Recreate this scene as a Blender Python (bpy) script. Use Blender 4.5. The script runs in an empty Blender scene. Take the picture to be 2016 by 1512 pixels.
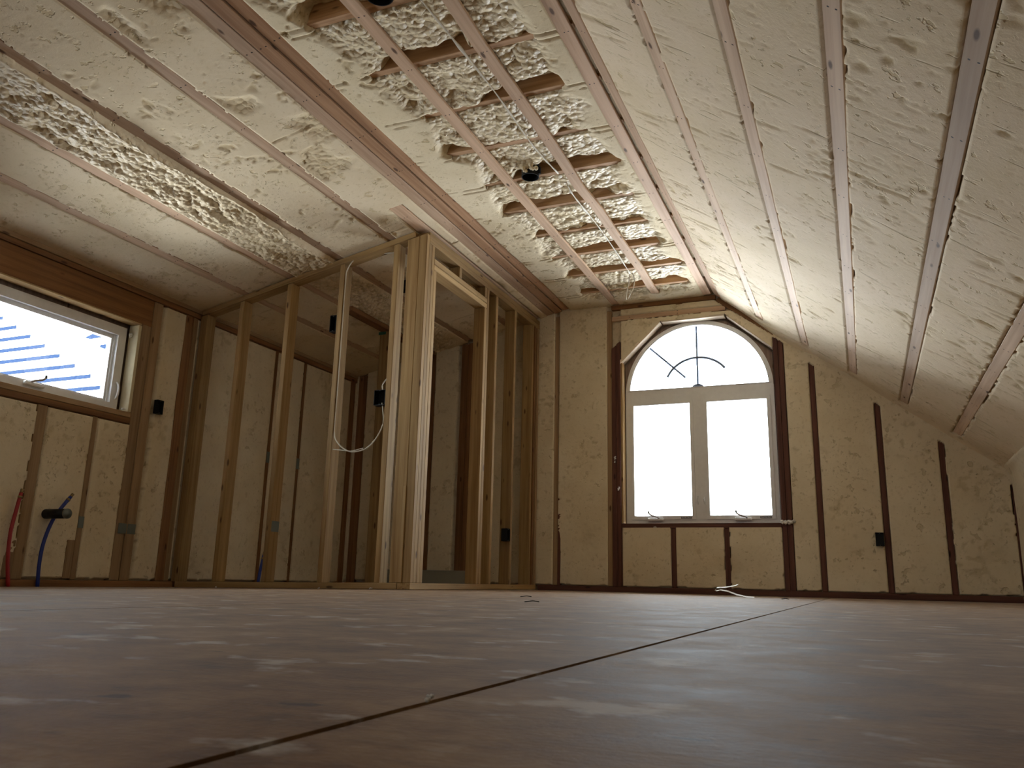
import bpy, bmesh, math, random
import numpy as np
from mathutils import Vector, Matrix
random.seed(7)
S = bpy.context.scene
COL = S.collection

# ---------------------------------------------------------------- camera
HC = 0.068
yaw, pit, rol, FPX = -0.401740, 0.234984, 0.0237314, 1616.825
f = Vector((math.sin(yaw)*math.cos(pit), math.cos(yaw)*math.cos(pit), math.sin(pit)))
r0 = f.cross(Vector((0, 0, 1))).normalized(); u0 = r0.cross(f)
cr, sr = math.cos(rol), math.sin(rol)
rr = cr*r0 + sr*u0; uu = -sr*r0 + cr*u0
cam_d = bpy.data.cameras.new('camera'); cam = bpy.data.objects.new('camera', cam_d); COL.objects.link(cam)
M = Matrix((rr, uu, -f)).transposed().to_4x4(); M.translation = Vector((0, 0, HC)); cam.matrix_world = M
cam_d.sensor_width = 36; cam_d.lens = 36*FPX/2016; cam_d.clip_start = 0.01
cam_d.dof.use_dof = True; cam_d.dof.focus_distance = 5.0; cam_d.dof.aperture_fstop = 32
S.camera = cam
# ---------------------------------------------------------------- light
SKY = 9.0
w = bpy.data.worlds.new('sky'); S.world = w; w.use_nodes = True
nt = w.node_tree; bg = nt.nodes['Background']
tc = nt.nodes.new('ShaderNodeTexCoord'); sx = nt.nodes.new('ShaderNodeSeparateXYZ'); rp = nt.nodes.new('ShaderNodeValToRGB')
mr = nt.nodes.new('ShaderNodeMapRange'); mr.inputs[1].default_value = -1; mr.inputs[2].default_value = 1
nt.links.new(tc.outputs['Generated'], sx.inputs[0]); nt.links.new(sx.outputs[2], mr.inputs[0]); nt.links.new(mr.outputs[0], rp.inputs[0])
e = rp.color_ramp.elements; e[0].position = 0.38; e[0].color = (1.14, 1.20, 1.30, 1); e[1].position = 0.56; e[1].color = (0.84, 0.92, 1.0, 1)
nt.links.new(rp.outputs[0], bg.inputs[0]); bg.inputs[1].default_value = SKY
S.view_settings.view_transform = 'Standard'; S.view_settings.look = 'None'
S.view_settings.gamma = 1; S.view_settings.use_curve_mapping = False
S.view_settings.exposure = 1.55

def portal(name, loc, rot, sx_, sy_):
    l = bpy.data.lights.new(name, 'AREA'); l.shape = 'RECTANGLE'; l.size = sx_; l.size_y = sy_
    l.cycles.is_portal = True
    o = bpy.data.objects.new(name, l); o.location = loc; o.rotation_euler = rot; COL.objects.link(o)
P2 = math.pi/2
portal('portal_gable', (-1.16, 6.74, 1.36), (-P2, 0, 0), 1.25, 1.75)
portal('portal_left', (-4.56, 3.17, 1.38), (0, -P2, 0), 0.62, 1.5)
portal('portal_rear', (-1.5, -3.08, 1.60), (P2, 0, 0), .45, .45)  # samples sky light through the added rear opening

# ---------------------------------------------------------------- geometry constants
D = 6.53; XL = -4.40; XC = -2.27; ZC = 2.395; ZL = 1.955; XR = -0.985; XK = 0.964; ZK = 0.902; Y0 = -3.0
def zleft(x): return ZL + (ZC-ZL)*(x-XL)/(XC-XL)
def zright(x): return ZC + (ZK-ZC)*(x-XR)/(XK-XR)
def ztop(x): return zleft(x) if x < XC else (ZC if x < XR else zright(x))
def fz(x): return -0.03*min(1, max(0, (-2.5-x)/1.9))

# ---------------------------------------------------------------- materials
def srgb(c): 
    return tuple((v/255/12.92 if v/255 <= .04045 else ((v/255+.055)/1.055)**2.4) for v in c)+(1,)
class NT:
    def __init__(s, name):
        s.m = bpy.data.materials.new(name); s.m.use_nodes = True; s.t = s.m.node_tree
        s.b = s.t.nodes['Principled BSDF']; s.out = s.t.nodes['Material Output']
    def n(s, typ, **k):
        x = s.t.nodes.new('ShaderNode'+typ)
        for a, v in k.items(): setattr(x, a, v)
        return x
    def l(s, a, b): s.t.links.new(a, b)
    def val(s, i, v):
        if hasattr(v, 'is_output'): s.l(v, i)
        else: i.default_value = v
    def math(s, op, a, b=0.0, c=None):
        x = s.n('Math', operation=op); s.val(x.inputs[0], a); s.val(x.inputs[1], b)
        if c is not None: s.val(x.inputs[2], c)
        return x.outputs[0]
    def mix(s, fac, a, b, bt='MIX'):
        x = s.n('Mix', data_type='RGBA', blend_type=bt)
        s.val(x.inputs[0], fac); s.val(x.inputs[6], a); s.val(x.inputs[7], b); return x.outputs[2]
    def noise(s, vec, scale, detail=3, rough=.55):
        x = s.n('TexNoise'); s.l(vec, x.inputs['Vector']); x.inputs['Scale'].default_value = scale
        x.inputs['Detail'].default_value = detail; x.inputs['Roughness'].default_value = rough; return x.outputs[0]
    def mapv(s, vec, scale=(1, 1, 1), loc=None):
        x = s.n('Mapping'); s.l(vec, x.inputs[0]); x.inputs['Scale'].default_value = scale
        if loc is not None: s.val(x.inputs['Location'], loc)
        return x.outputs[0]
    def ramp(s, fac, stops):
        x = s.n('ValToRGB'); s.l(fac, x.inputs[0]); e = x.color_ramp.elements
        e[0].position, e[0].color = stops[0]; e[1].position, e[1].color = stops[-1]
        for p, c in stops[1:-1]:
            q = e.new(p); q.color = c
        return x.outputs[0]
    def bump(s, h, dist, strength=1.0, prev=None):
        x = s.n('Bump'); s.l(h, x.inputs['Height']); x.inputs['Distance'].default_value = dist; x.inputs['Strength'].default_value = strength
        if prev is not None: s.l(prev, x.inputs['Normal'])
        return x.outputs[0]
G = lambda v: (v, v, v, 1)

def wood(name, light, dark, knot=(70, 42, 22), rough=.72, nails=False, blotch=0.25):
    t = NT(name); tc = t.n('TexCoord'); oi = t.n('ObjectInfo')
    off = t.math('MULTIPLY', oi.outputs['Random'], 37.0)
    co = t.n('CombineXYZ'); t.l(off, co.inputs[0]); t.l(off, co.inputs[1]); t.l(off, co.inputs[2])
    v0 = tc.outputs['Object']
    vg = t.mapv(v0, (42, 42, 1.3), co.outputs[0])
    g = t.noise(vg, 1.0, 5, .6)
    col = t.ramp(g, [(.32, srgb(dark)), (.62, srgb(light))])
    vl = t.mapv(v0, (3, 3, 1.1), co.outputs[0]); b = t.noise(vl, 1.0, 3)
    col = t.mix(t.math('MULTIPLY', t.math('SUBTRACT', b, .35), blotch*3), col, srgb(tuple(c*.62 for c in dark)), 'MIX')
    tint = t.math('MULTIPLY_ADD', oi.outputs['Random'], .3, .85)
    cc = t.n('CombineXYZ'); [t.l(tint, cc.inputs[i]) for i in range(3)]
    col = t.mix(1.0, col, cc.outputs[0], 'MULTIPLY')
    vk = t.mapv(v0, (13, 13, 4.2), co.outputs[0])
    vo = t.n('TexVoronoi'); t.l(vk, vo.inputs['Vector']); vo.inputs['Scale'].default_value = 1.0
    k = t.ramp(vo.outputs['Distance'], [(.07, G(1)), (.13, G(0))])
    col = t.mix(t.math('MULTIPLY', k, .85), col, srgb(knot))
    if nails:
        sp = t.n('SeparateXYZ'); t.l(v0, sp.inputs[0])
        md = t.math('PINGPONG', t.math('SUBTRACT', sp.outputs[2], nails), .2032)
        wob = t.math('MULTIPLY', t.math('SUBTRACT', t.noise(v0, 9, 0), .5), .05)
        ax = t.math('ABSOLUTE', t.math('SUBTRACT', t.math('ABSOLUTE', t.math('ADD', sp.outputs[0], wob)), .011))
        dd = t.math('SQRT', t.math('ADD', t.math('MULTIPLY', md, md), t.math('MULTIPLY', ax, ax)))
        nm = t.math('LESS_THAN', dd, .0035)
        col = t.mix(nm, col, srgb((28, 18, 12)))
    t.l(col, t.b.inputs['Base Color']); t.b.inputs['Roughness'].default_value = rough
    t.b.inputs['Specular IOR Level'].default_value = .3
    t.l(t.bump(g, .0015, .5), t.b.inputs['Normal'])
    return t.m

def foam(name, c1, c2, pitc, rough, gouge=None, fine=0.003, spec=.3, gcol=(150, 128, 78), bub=False):
    t = NT(name); tc = t.n('TexCoord'); v0 = tc.outputs['Object']
    a = t.noise(v0, 3.0, 4, .6)
    col = t.ramp(a, [(.35, srgb(c1)), (.68, srgb(c2))])
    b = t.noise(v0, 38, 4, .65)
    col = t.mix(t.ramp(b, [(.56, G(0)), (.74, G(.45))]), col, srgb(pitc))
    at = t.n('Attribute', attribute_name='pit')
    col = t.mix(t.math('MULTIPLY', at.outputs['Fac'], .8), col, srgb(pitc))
    nrm = t.bump(b, fine, .55)
    if rough > .5:
        for sc, lo, am in ((17, .60, .55), (46, .62, .4)):
            q = t.noise(v0, sc, 3, .6); pm = t.noise(t.mapv(v0, (1, 1, 1), (sc, 3, 1)), 4.5, 2)
            tm = t.math('MULTIPLY', t.ramp(q, [(lo, G(0)), (lo+.035, G(1))]), t.ramp(pm, [(.48, G(0)), (.58, G(1))]))
            col = t.mix(t.math('MULTIPLY', tm, am), col, srgb(pitc))
            nrm = t.bump(t.math('MULTIPLY', tm, -1), .005, .8, nrm)
    if gouge:
        vg = t.mapv(v0, gouge); g = t.noise(vg, 1.0, 3, .5)
        gm = t.ramp(g, [(.66, G(0)), (.71, G(1))])
        col = t.mix(t.math('MULTIPLY', gm, .40), col, srgb(gcol))
        nrm = t.bump(t.math('MULTIPLY', gm, -1), .006, .8, nrm)
    if bub:
        sk = t.n('Attribute', attribute_name='skin').outputs['Fac']
        vb = t.n('TexVoronoi'); t.l(t.mapv(v0, (1, 1, 1), (3, 3, 3)), vb.inputs['Vector']); vb.inputs['Scale'].default_value = 34
        nrm = t.bump(t.math('MULTIPLY', t.math('MULTIPLY', t.math('POWER', vb.outputs['Distance'], 1.6), -1), sk), .014, .8, nrm)
        col = t.mix(t.math('MULTIPLY', t.ramp(vb.outputs['Distance'], [(.45, G(0)), (.85, G(.5))]), sk), col, srgb(pitc))  # seams between bubbles darkened in the colour, as crease shade
        rough = t.math('MULTIPLY_ADD', sk, -.38, .85)
    n3 = t.noise(v0, 170, 3); nrm = t.bump(n3, .0012, .5, nrm)
    t.l(nrm, t.b.inputs['Normal']); t.l(col, t.b.inputs['Base Color'])
    t.val(t.b.inputs['Roughness'], rough); t.b.inputs['Specular IOR Level'].default_value = spec
    return t.m

def plain(name, c, rough=.5, metal=0, spec=.5):
    t = NT(name); tc = t.n('TexCoord'); n = t.noise(tc.outputs['Object'], 30, 3)
    col = t.mix(t.math('MULTIPLY', n, .35), srgb(c), srgb(tuple(v*.8 for v in c)))
    t.l(col, t.b.inputs['Base Color']); t.b.inputs['Roughness'].default_value = rough; t.b.inputs['Metallic'].default_value = metal
    t.b.inputs['Specular IOR Level'].default_value = spec
    return t.m

M_SPF = wood('new_spruce', (170, 138, 90), (136, 104, 62))
M_PALE = wood('pale_spruce', (192, 160, 110), (164, 130, 84))
M_STRAP = wood('strapping_pine', (208, 176, 146), (184, 150, 120), nails=.158)
M_STRAPR = wood('foam_dusted_strap', (216, 190, 162), (196, 166, 138), nails=.158)
M_ORANGE = wood('beam_pine', (182, 142, 106), (152, 110, 76), nails=.158)
M_JOIST = wood('old_joist', (206, 166, 126), (170, 130, 92))
M_DARK = wood('dark_red_stud', (112, 72, 58), (82, 50, 40), knot=(46, 26, 20))
M_BROWN = wood('brown_stud', (146, 104, 66), (112, 76, 44))
M_HEAD = wood('header_fir', (152, 106, 62), (122, 80, 44), knot=(84, 40, 16))
M_FLUSH = wood('foam_stained_stud', (170, 140, 104), (142, 112, 80))
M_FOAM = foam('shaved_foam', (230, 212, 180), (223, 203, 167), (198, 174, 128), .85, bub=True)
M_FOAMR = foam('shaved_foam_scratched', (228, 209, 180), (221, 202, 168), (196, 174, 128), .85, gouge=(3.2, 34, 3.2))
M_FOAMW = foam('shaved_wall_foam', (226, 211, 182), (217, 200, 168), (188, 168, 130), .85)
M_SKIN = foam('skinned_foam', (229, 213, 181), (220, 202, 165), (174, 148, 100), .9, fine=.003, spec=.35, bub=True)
M_VINYL = plain('white_vinyl', (236, 234, 232), .4)
M_CREAM = plain('lit_jamb_cream', (214, 200, 164), .7)  # cream tone carries the daylight on the awning window's trimmer
M_BLACK = plain('black_plastic', (14, 14, 16), .5, spec=.3)
M_STEEL = plain('galvanised_steel', (120, 124, 116), .5, .6)
M_GREY = plain('grey_plaster_edge', (150, 146, 130), .8)
M_CABLE = plain('white_cable', (214, 204, 184), .5)
M_RED = plain('red_pex', (160, 22, 22), .4)
M_BLUE = plain('blue_pex', (22, 46, 130), .4)
M_HANDLE = plain('handle_metal', (188, 178, 174), .45)
M_BRASS = plain('brass', (150, 130, 90), .4, .8)
M_MUNTIN = plain('blue_grey_muntin', (120, 134, 158), .5)
M_PAPER = plain('tar_paper', (58, 54, 52), .8)
M_SHEATH = wood('window_sheathing', (150, 128, 112), (120, 98, 84))
M_TEAL = plain('green_tag', (20, 84, 66), .5)
M_SIDE = plain('white_siding', (238, 242, 246), .6)
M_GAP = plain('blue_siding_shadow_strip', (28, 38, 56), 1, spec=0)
M_DEBRIS = plain('white_strap', (226, 216, 200), .5)
M_REVEAL = wood('reveal_pine', (232, 214, 190), (212, 190, 162))
M_STICK = plain('sticker', (52, 48, 56), .5)
M_FLAKE = plain('foam_crumb', (226, 222, 214), .8)

def glass_mat():
    t = NT('window_glass'); t.t.nodes.remove(t.b)
    tr = t.n('BsdfTransparent'); tr.inputs[0].default_value = (.96, .98, .98, 1)
    gl = t.n('BsdfGlossy'); gl.inputs['Roughness'].default_value = .02
    fr = t.n('Fresnel'); fr.inputs[0].default_value = 1.45
    mx = t.n('MixShader'); t.l(fr.outputs[0], mx.inputs[0]); t.l(tr.outputs[0], mx.inputs[1]); t.l(gl.outputs[0], mx.inputs[2])
    t.l(mx.outputs[0], t.out.inputs[0]); return t.m
M_GLASS = glass_mat()

def floor_mat():
    t = NT('plywood_floor'); tc = t.n('TexCoord'); v0 = tc.outputs['Object']
    a = t.noise(t.mapv(v0, (3.6, 3.6, 1)), 2.2, 7, .70)
    col = t.ramp(a, [(.32, srgb((84, 58, 36))), (.46, srgb((124, 92, 60))), (.58, srgb((148, 116, 80))), (.70, srgb((172, 148, 120)))])
    g = t.noise(t.mapv(v0, (9, 60, 1)), 1.5, 4, .6)
    col = t.mix(t.ramp(g, [(.5, G(0)), (.75, G(.35))]), col, srgb((84, 60, 40)))
    d = t.noise(t.mapv(v0, (3.4, 4.6, 1), (5.3, 2.1, 0)), 2.4, 5, .62)
    dm = t.ramp(d, [(.58, G(0)), (.66, G(.6))])
    col = t.mix(dm, col, srgb((206, 196, 184)))
    k = t.noise(t.mapv(v0, (7, 16, 1), (1.7, 8, 0)), 2.2, 2)
    col = t.mix(t.ramp(k, [(.69, G(0)), (.73, G(.7))]), col, srgb((62, 44, 32)))
    t.l(col, t.b.inputs['Base Color'])
    t.l(t.ramp(a, [(.3, G(.62)), (.7, G(.8))]), t.b.inputs['Roughness'])
    t.b.inputs['Specular IOR Level'].default_value = .08; t.b.inputs['Sheen Weight'].default_value = .28; t.b.inputs['Sheen Roughness'].default_value = .18
    nrm = t.bump(g, .0008, .4); nrm = t.bump(t.noise(v0, 240, 3), .0008, .4, nrm)
    t.l(nrm, t.b.inputs['Normal']); return t.m
M_FLOOR = floor_mat()
M_SEAM = plain('seam_dark', (24, 22, 18), .9)

# ---------------------------------------------------------------- helpers
def tag(o, label=None, cat=None, group=None, kind=None):
    if label: o['label'] = label
    if cat: o['category'] = cat
    if group: o['group'] = group
    if kind: o['kind'] = kind
    return o
def link(name, me, mat, parent=None, loc=None):
    o = bpy.data.objects.new(name, me); COL.objects.link(o)
    if mat: me.materials.append(mat)
    if loc is not None: o.location = loc
    if parent: o.parent = parent
    return o
def empty(name, loc):
    o = bpy.data.objects.new(name, None); o.location = loc; o.empty_display_size = .05; COL.objects.link(o); return o
def bmobj(name, bm, mat, parent=None, loc=(0, 0, 0), smooth=False):
    """bm is in world coordinates relative to loc; parent offset is removed"""
    me = bpy.data.meshes.new(name); bm.to_mesh(me); bm.free()
    if smooth:
        for p in me.polygons: p.use_smooth = True
    o = link(name, me, mat, parent, Vector(loc)-(parent.location if parent else Vector((0, 0, 0))))
    return o
def addbox(bm, lo, hi, bev=0.0):
    lo = Vector(lo); hi = Vector(hi); c = (lo+hi)/2; s = hi-lo
    r = bmesh.ops.create_cube(bm, size=1, matrix=Matrix.Translation(c) @ Matrix.Diagonal((*s, 1)))
    if bev:
        es = list({e for v in r['verts'] for e in v.link_edges})
        bmesh.ops.bevel(bm, geom=es, offset=bev, segments=1, affect='EDGES')
def boxobj(name, lo, hi, mat, parent=None, bev=.0015):
    bm = bmesh.new(); lo = Vector(lo); hi = Vector(hi); c = Vector(((lo.x+hi.x)/2, (lo.y+hi.y)/2, lo.z))
    addbox(bm, lo-c, hi-c, bev)
    return bmobj(name, bm, mat, parent, c)
def board(name, a, b, w, d, side, mat, parent=None, bev=.0025, cuta=0.0, cutb=0.0, wane=0.0):
    """sawn board from a to b, width w along `side`, thickness d; local Z runs along the grain.
    cuta/cutb: slanted end cuts (extra length per metre of side offset)."""
    a = Vector(a); b = Vector(b); z = (b-a).normalized(); x = Vector(side); x = (x-x.dot(z)*z).normalized(); y = z.cross(x)
    L = (b-a).length; bm = bmesh.new()
    n = max(1, int(L/.35)); rows = []
    rnd = random.Random(hash((round(a.x, 3), round(a.y, 3), round(b.z, 3))) & 0xffff)
    for i in range(n+1):
        zz = L*i/n; j = .0 if i in (0, n) else wane*(rnd.random()-.5)
        k = .0 if i in (0, n) else .0012*(rnd.random()-.5)
        row = []
        for sx_, sy_ in ((-1, -1), (1, -1), (1, 1), (-1, 1)):
            px_, py_ = sx_*w/2+j, sy_*d/2+k
            ze = zz + (cuta*px_ if i == 0 else cutb*px_ if i == n else 0)
            row.append(bm.verts.new((px_, py_, ze)))
        rows.append(row)
    for i in range(n):
        for q in range(4): bm.faces.new((rows[i][q], rows[i][(q+1) % 4], rows[i+1][(q+1) % 4], rows[i+1][q]))
    bm.faces.new(rows[0][::-1]); bm.faces.new(rows[-1])
    bm.normal_update()
    es = [e for e in bm.edges if len(e.link_faces) == 2 and e.calc_face_angle(0) > .6]
    bmesh.ops.bevel(bm, geom=es, offset=bev, segments=1, affect='EDGES')
    me = bpy.data.meshes.new(name); bm.to_mesh(me); bm.free()
    o = link(name, me, mat)
    mw = Matrix((x, y, z)).transposed().to_4x4(); mw.translation = a
    if parent:
        o.parent = parent; mw = Matrix.Translation(-parent.location) @ mw
    o.matrix_local = mw if parent else mw
    return o
def tube(name, pts, r, mat, parent=None, seg=8, rad=None, smoothpts=True):
    pts = [Vector(p) for p in pts]
    if smoothpts and len(pts) > 2:
        q = []
        P = [pts[0]*2-pts[1]]+pts+[pts[-1]*2-pts[-2]]
        for i in range(1, len(P)-2):
            for s in range(6):
                t = s/6; a_, b_, c_, d_ = P[i-1], P[i], P[i+1], P[i+2]
                q.append(.5*((2*b_)+(c_-a_)*t+(2*a_-5*b_+4*c_-d_)*t*t+(3*b_-a_-3*c_+d_)*t**3))
        q.append(pts[-1]); pts = q
    base = pts[0]; bm = bmesh.new(); rings = []; n = len(pts)
    up = Vector((0.13, .21, 1)).normalized()
    for i, p in enumerate(pts):
        t = (pts[min(i+1, n-1)]-pts[max(i-1, 0)]).normalized()
        x = t.cross(up)
        if x.length < .05: x = t.cross(Vector((1, 0, 0)))
        x.normalize(); y = t.cross(x)
        rr_ = r if rad is None else rad(i/(n-1))
        rings.append([bm.verts.new(p-base+(x*math.cos(a)+y*math.sin(a))*rr_) for a in [2*math.pi*k/seg for k in range(seg)]])
    for i in range(n-1):
        for k in range(seg): bm.faces.new((rings[i][k], rings[i][(k+1) % seg], rings[i+1][(k+1) % seg], rings[i+1][k]))
    bm.faces.new(rings[0][::-1]); bm.faces.new(rings[-1])
    bmesh.ops.recalc_face_normals(bm, faces=bm.faces)
    return bmobj(name, bm, mat, parent, base, True)
def extrude_poly(name, outer, holes, to3, thick, mat, parent=None, base=None):
    """plate with holes: 2D loops, to3(u,v,t) -> world; t from 0 to thick"""
    bm = bmesh.new(); edges = []
    for loop in [outer]+holes:
        vs = [bm.verts.new((u, v, 0)) for u, v in loop]
        edges += [bm.edges.new((vs[i], vs[(i+1) % len(vs)])) for i in range(len(vs))]
    bmesh.ops.triangle_fill(bm, edges=edges, use_beauty=True)
    fs = list(bm.faces); r = bmesh.ops.extrude_face_region(bm, geom=fs)
    for v in [g for g in r['geom'] if isinstance(g, bmesh.types.BMVert)]: v.co.z = thick
    b = Vector(base) if base is not None else Vector((0, 0, 0))
    for v in bm.verts: v.co = Vector(to3(*v.co))-b
    bmesh.ops.recalc_face_normals(bm, faces=bm.faces)
    return bmobj(name, bm, mat, parent, b)

# ---------------------------------------------------------------- numpy noise
def _h(ix, iy, seed):
    n = (ix.astype(np.int64)*374761393 + iy.astype(np.int64)*668265263 + seed*1442695041) & 0xffffffff
    n = ((n ^ (n >> 13))*1274126177) & 0xffffffff
    return ((n ^ (n >> 16)) & 0xffff)/65535.0
def vn(u, v, s, seed, sv=None):
    a = u/s; b = v/(sv or s); i = np.floor(a); j = np.floor(b); x = a-i; y = b-j
    x = x*x*(3-2*x); y = y*y*(3-2*y)
    return (_h(i, j, seed)*(1-x)+_h(i+1, j, seed)*x)*(1-y)+(_h(i, j+1, seed)*(1-x)+_h(i+1, j+1, seed)*x)*y
def fbm(u, v, s, seed, sv=None, o=3):
    t = 0; a = 1; q = 0
    for k in range(o):
        t = t+a*vn(u, v, s/2**k, seed+k*17, (sv or s)/2**k); q += a; a *= .5
    return t/q
def dome(u, v, s, seed, sv=None):
    a = u/s; b = v/(sv or s); i = np.floor(a); j = np.floor(b); best = np.full(u.shape, 9.0)
    for di in (-1, 0, 1):
        for dj in (-1, 0, 1):
            cx = i+di+_h(i+di, j+dj, seed); cy = j+dj+_h(i+di, j+dj, seed+5)
            rr_ = .75+.5*_h(i+di, j+dj, seed+9)
            best = np.minimum(best, ((a-cx)**2+(b-cy)**2)/rr_**2)
    return np.sqrt(np.clip(1-best, 0, 1))
def sst(x, a, b):
    t = np.clip((x-a)/(b-a), 0, 1); return t*t*(3-2*t)
def axis(segs):
    out = []
    for a, b, s in segs:
        n = max(1, int(round((b-a)/s))); out += list(np.linspace(a, b, n+1)[:-1])
    out.append(segs[-1][1]); return np.array(out)
def surf(name, us, vs, pos, hf, nrm, mat, keep=None, smooth=True):
    """displaced sheet. pos(U,V)->(x,y,z arrays); hf(U,V)->(height,pit); nrm = inward normal"""
    U, V = np.meshgrid(us, vs, indexing='ij'); h, pit, *sk = hf(U, V); X, Y, Z = pos(U, V)
    co = np.stack([X+nrm[0]*h, Y+nrm[1]*h, Z+nrm[2]*h], -1).reshape(-1, 3)
    nu, nv = len(us), len(vs); idx = np.arange(nu*nv).reshape(nu, nv)
    q = np.stack([idx[:-1, :-1], idx[1:, :-1], idx[1:, 1:], idx[:-1, 1:]], -1).reshape(-1, 4)
    if keep is not None:
        Uc = (U[:-1, :-1]+U[1:, 1:])/2; Vc = (V[:-1, :-1]+V[1:, 1:])/2
        q = q[keep(Uc, Vc).reshape(-1)]
    used = np.unique(q); mp = np.full(nu*nv, -1); mp[used] = np.arange(len(used)); q = mp[q]; co = co[used]
    a, b, c = co[q[0, 0]], co[q[0, 1]], co[q[0, 3]]
    fn = np.cross(b-a, c-a)
    if np.dot(fn, nrm) < 0: q = q[:, ::-1]
    me = bpy.data.meshes.new(name); me.vertices.add(len(co)); me.vertices.foreach_set('co', co.astype(np.float32).ravel())
    me.loops.add(len(q)*4); me.loops.foreach_set('vertex_index', q.astype(np.int32).ravel())
    me.polygons.add(len(q)); me.polygons.foreach_set('loop_start', np.arange(0, len(q)*4, 4, dtype=np.int32))
    me.update(calc_edges=True); me.validate()
    if smooth: me.polygons.foreach_set('use_smooth', np.ones(len(me.polygons), dtype=bool))
    at = me.attributes.new('pit', 'FLOAT', 'POINT'); at.data.foreach_set('value', pit.reshape(-1)[used].astype(np.float32))
    if sk:
        at = me.attributes.new('skin', 'FLOAT', 'POINT'); at.data.foreach_set('value', sk[0].reshape(-1)[used].astype(np.float32))
    return link(name, me, mat)
def shaved(u, v, seed, amp=1.0):
    h = .006*(fbm(u, v, .45, seed)-.5)*2
    m = sst(fbm(u, v, .30, seed+3), .54, .68)
    p = sst(fbm(u, v, .040, seed+7), .60, .74)*m
    p2 = sst(fbm(u, v, .022, seed+11), .70, .80)*sst(fbm(u, v, .2, seed+13), .4, .6)
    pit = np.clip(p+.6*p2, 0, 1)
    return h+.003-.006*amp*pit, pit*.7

# ================================================================ STRUCTURE
# ---- floor: plywood sheets with open seams
xs = [XL-.12, -2.54, -1.322, -.232, XK+.1]; ys_by = [[-3.05, -.6, 1.84, 4.28, D+.05], [-3.05, .6, 3.04, 5.48, D+.05], [-3.05, -.9, 1.40, 3.84, 6.28, D+.05], [-3.05, .18, 2.62, 5.06, D+.05]]
bm = bmesh.new()
for i in range(4):
    gx = .0034 if i != 0 else .001
    ys = ys_by[i]
    for j in range(len(ys)-1):
        xa, xb = xs[i]+gx, xs[i+1]-gx; ya, yb = ys[j]+.0018, ys[j+1]-.0018
        n = 6 if i == 0 else 1
        for k in range(n):
            x0_, x1_ = xa+(xb-xa)*k/n, xa+(xb-xa)*(k+1)/n
            z0_, z1_ = fz(x0_), fz(x1_)
            vs_ = [bm.verts.new(c) for c in ((x0_, ya, z0_), (x1_, ya, z1_), (x1_, yb, z1_), (x0_, yb, z0_), (x0_, ya, z0_-.016), (x1_, ya, z1_-.016), (x1_, yb, z1_-.016), (x0_, yb, z0_-.016))]
            for q in ((0, 1, 2, 3), (4, 7, 6, 5), (0, 4, 5, 1), (1, 5, 6, 2), (2, 6, 7, 3), (3, 7, 4, 0)): bm.faces.new([vs_[t] for t in q])
fl = bmobj('floor', bm, M_FLOOR); tag(fl, 'dusty plywood subfloor with dark open seams', 'floor', kind='structure')
bm = bmesh.new(); addbox(bm, (XL-.14, -3.06, -.09), (XK+.12, D+.06, -.048)); ub = bmobj('subfloor_layer', bm, M_SEAM, fl)

# ---- ceiling, left slope
LS = [-3.99, -3.60, -3.20, -2.79]          # straps on the left slope
WS = .064
YV = [(Y0-.02, 1.3, .05), (1.3, D+.02, .0095)]
nl = Vector((ZC-ZL, 0, -(XC-XL))).normalized()
def hleft(x, y):
    h, pit = shaved(x, y, 11)
    rough = sst(x, -3.575, -3.55)*(1-sst(x, -3.26, -3.235))*sst(y+.3*fbm(x, y, .5, 5), 1.7, 2.4)
    rough = rough*sst(fbm(x, y, .5, 77, 1.4), .28, .45)
    lump = .022*dome(x, y, .045, 21, .07)+.014*dome(x, y, .026, 22)
    str_ = .02*(fbm(x, y, .04, 31, .5)-.5)
    h = h*(1-rough)+rough*(-.040+lump+str_+.03*fbm(x, y, .12, 6)+.010*dome(x, y, .017, 23))
    pit = np.maximum(pit, rough*(.1+.9*(1-dome(x, y, .026, 22))*(1-.5*dome(x, y, .045, 21, .07))))  # shade in the hollows between lumps put into the colour
    # proud foam lip running along the third strap
    lip = np.exp(-((x+3.245+.008*np.sin(y*5)+.01*fbm(x, y, .2, 8))/.010)**2)*sst(y, 1.6, 1.9)*(1-sst(y, 4.4, 4.6))
    h = h+.016*lip
    # second ragged patch high between the straps near the crease
    r2 = sst(x, -2.75, -2.72)*sst(fbm(x, y, .35, 91), .58, .68)
    h = h-r2*.012*dome(x, y, .03, 92); pit = np.maximum(pit, .4*r2)
    # joist cracks
    ck = np.exp(-(((y-2.54+.03*fbm(x, y, .2, 44)) % .406-.2)/.005)**2)*sst(fbm(x, y, .3, 45), .56, .66)
    h = h-.012*ck; pit = np.maximum(pit, ck)
    for s in LS:
        wv = WS/2-.004+.012*(fbm(x, y, .05, int(-s*100))-.5)
        h = np.where(np.abs(x-s) < wv, -.035, h)
    h = np.where((x > -2.45+.008*fbm(x, y, .08, 3)) & (x < -2.262), -.035, h)
    h = np.where((np.abs(x+2.56) < .045) & (y > 4.08), -.04, h)
    return h, pit, np.clip(rough+.6*r2, 0, 1)*(h > -.034)
o = surf('ceiling', axis([(XL-.03, -3.6, .0095), (-3.6, -3.2, .0065), (-3.2, XC, .0095)]), axis([(Y0-.02, 1.3, .05), (1.3, D+.02, .008)]), lambda u, v: (u, v, zleft(0)+(ZC-ZL)/(XC-XL)*u), hleft, nl, M_FOAM)
tag(o, 'long sloping foam ceiling on the left, shaved flush between straps', 'ceiling', kind='structure')

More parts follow.
